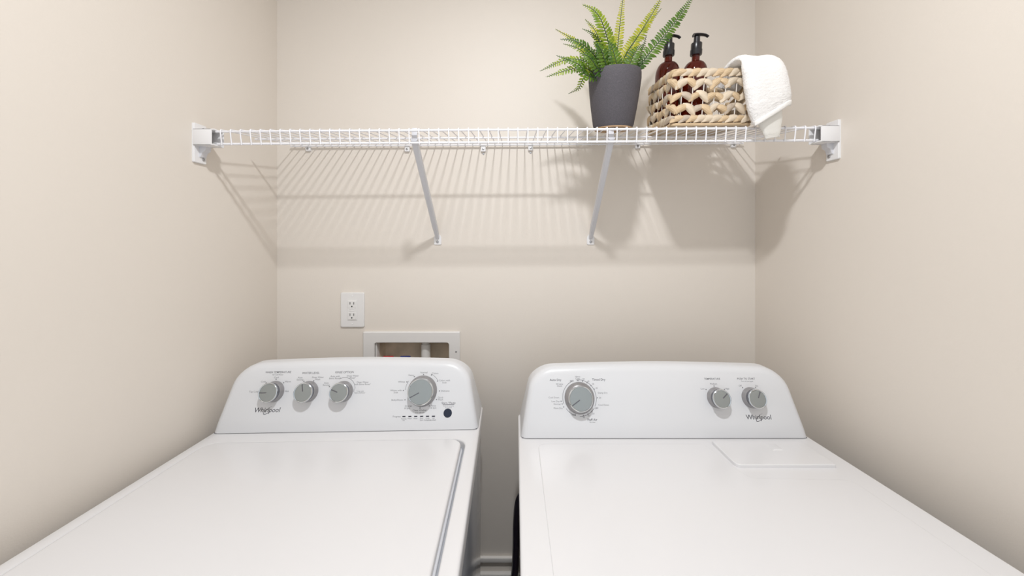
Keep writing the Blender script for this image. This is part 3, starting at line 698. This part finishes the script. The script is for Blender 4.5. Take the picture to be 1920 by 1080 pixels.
# ---- pump bottles
def bottle(u, v, label, rz):
    root = empty('pump_bottle', on_shelf(u, v, DK + .011) @ Matrix.Rotation(R(rz), 4, 'Z'))
    tag(root, label, 'bottle', 'amber pump bottles in the basket')
    H = .265; r = .0335; a = H - .0735; s = H - .114
    pr = [(0, .001), (r - .003, .001), (r, .005), (r, s)]
    for k in range(1, 10):
        t = R(90 * k / 9); pr.append((.0105 + (r - .0105) * math.cos(t) ** .9 if k < 9 else .0112, s + (a - s) * math.sin(t) * .97))
    pr += [(.0104, a + .003), (.0104, H - .056), (0, H - .056)]
    obj('glass_body', lathe(pr, 40), M['amber'], root)
    c = obj('collar', lathe([(0, H - .058), (.0152, H - .058), (.0157, H - .0565), (.0157, H - .044), (.0145, H - .043), (.0145, H - .027), (.0136, H - .0255), (0, H - .0255)], 32), M['pump'], root)
    obj('pump_stem', lathe([(0, H - .027), (.0088, H - .027), (.0078, H - .009), (0, H - .009)], 24), M['pump'], root)
    hd = catmull([(-.010, 0, H - .0045), (.000, 0, H - .0030), (.012, 0, H - .0030), (.024, 0, H - .0050), (.0315, 0, H - .0095)], 5); n = len(hd)
    V, Fc = tube([(p.x, p.y, p.z) for p in hd], [.0048] * n, 10)
    for i, p in enumerate(hd):
        t = i / (n - 1); wy = 2.0 * (1 - t) + .75 * t; wz = .95 * (1 - t) + .62 * t
        for k in range(10): q = V[i * 10 + k]; q.y = p.y + (q.y - p.y) * wy; q.z = p.z + (q.z - p.z) * wz
    obj('pump_head', (V, Fc), M['pump'], root)
bottle(.4405, .137, 'amber pump bottle in the basket nearest the fern', 2)
bottle(.5165, .132, 'amber pump bottle in the basket nearest the white towel', -3)

# ---- towel
TW = on_shelf(.60, -.01)
tw = empty('hand_towel', TW); tag(tw, 'white terry hand towel draped over the corner of the basket', 'towel')
def sweep(spine, wid, thk, nu, nv, noise, seedv, sq=2.6, axis=Vector((1, 0, 0)), fold=0.0):
    """soft flattened roll of cloth along a spine (shelf coordinates)"""
    S = catmull(spine, nu // (len(spine) - 1)); N = len(S); rnd = random.Random(seedv); V, Fc = [], []
    def lerp_list(L, t):
        f = t * (len(L) - 1); i = min(int(f), len(L) - 2); k = f - i; k = k * k * (3 - 2 * k) * .5 + k * .5; return L[i] * (1 - k) + L[i + 1] * k
    for i, p in enumerate(S):
        t = i / (N - 1); tg = (S[min(i + 1, N - 1)] - S[max(i - 1, 0)]).normalized(); ax = (axis - tg * axis.dot(tg)).normalized(); nn = ax.cross(tg)
        w_, h_ = lerp_list(wid, t), lerp_list(thk, t)
        for k in range(nv):
            a = 2 * math.pi * k / nv; ca, sa = math.cos(a), math.sin(a)
            x = math.copysign(abs(ca) ** (2 / sq), ca) * w_; y = math.copysign(abs(sa) ** (2 / sq), sa) * h_
            y += fold * math.sin(x * 95 + t * 2.2) * math.sin(math.pi * min(1, t * 1.15)) 
            q = p + ax * x + nn * y
            V.append(q + Vector((rnd.uniform(-1, 1), rnd.uniform(-1, 1), rnd.uniform(-1, 1))) * noise)
    for i in range(N - 1):
        for k in range(nv): k2 = (k + 1) % nv; Fc.append([i * nv + k, i * nv + k2, (i + 1) * nv + k2, (i + 1) * nv + k])
    Fc.append(list(range(nv))[::-1]); Fc.append([(N - 1) * nv + k for k in range(nv)])
    return V, Fc
def shl(pts): return [SH @ Vector(p) for p in pts]
sp = shl([(.566, .045, .108), (.574, .022, .148), (.588, -.008, .160), (.601, -.028, .137), (.611, -.034, .098), (.620, -.036, .055), (.628, -.036, .012)])
nv = 96
tv, tf = sweep(sp, [.030, .038, .044, .050, .0525, .051, .043], [.010, .011, .012, .016, .018, .018, .015], 132, nv, .00055, 3, fold=.0012)
inv = SH.inverted(); upl = SH.to_3x3() @ Vector((0, 0, 1)); NR = len(tv) // nv
for j in range(NR):                                          # the lower edge is cut obliquely: the outer corner hangs higher
    t = j / (NR - 1)
    if t < .6: continue
    for k in range(nv):
        q = inv @ tv[j * nv + k]; f = (t - .6) / .4
        x = (q.x - .628) / .043
        tv[j * nv + k] = tv[j * nv + k] + upl * (f * f * (.010 + .020 * max(-.9, min(1.1, x + .45))))
obj('terry_roll', (tv, tf), M['towel'], tw, world=True, sharp=180)
last = tv[(NR - 1) * nv:]
front = sorted((q for q in last if (inv @ q).y < -.0365), key=lambda q: (inv @ q).x)
ln = [front[i] for i in range(0, len(front), 2)]
fwd = SH.to_3x3() @ Vector((0, -1, 0)); V, Fc = [], []
for i in range(len(ln)):                                     # flat woven band along the front of the lower edge
    p = (ln[max(i - 1, 0)] + ln[i] + ln[min(i + 1, len(ln) - 1)]) / 3
    for a, b in ((-.006, .0006), (-.006, .0030), (-.003, .0042), (.004, .0042), (.0075, .0030), (.0075, .0006)): V.append(p + upl * a + fwd * b)
for i in range(len(ln) - 1):
    for k in range(6): k2 = (k + 1) % 6; Fc.append([i * 6 + k, i * 6 + k2, (i + 1) * 6 + k2, (i + 1) * 6 + k])
Fc.append([0, 1, 2, 3, 4, 5][::-1]); Fc.append([(len(ln) - 1) * 6 + k for k in range(6)])
obj('hem_band', (V, Fc), M['hem'], tw, world=True, sharp=180)
sp2 = shl([(.618, -.036, .045), (.627, -.036, .015), (.6345, -.0355, -.012), (.6375, -.035, -.029)])
obj('lining', sweep(sp2, [.034, .030, .022, .0165], [.012, .0095, .007, .0045], 30, 40, .0002, 5), M['lining'], tw, world=True, sharp=180)
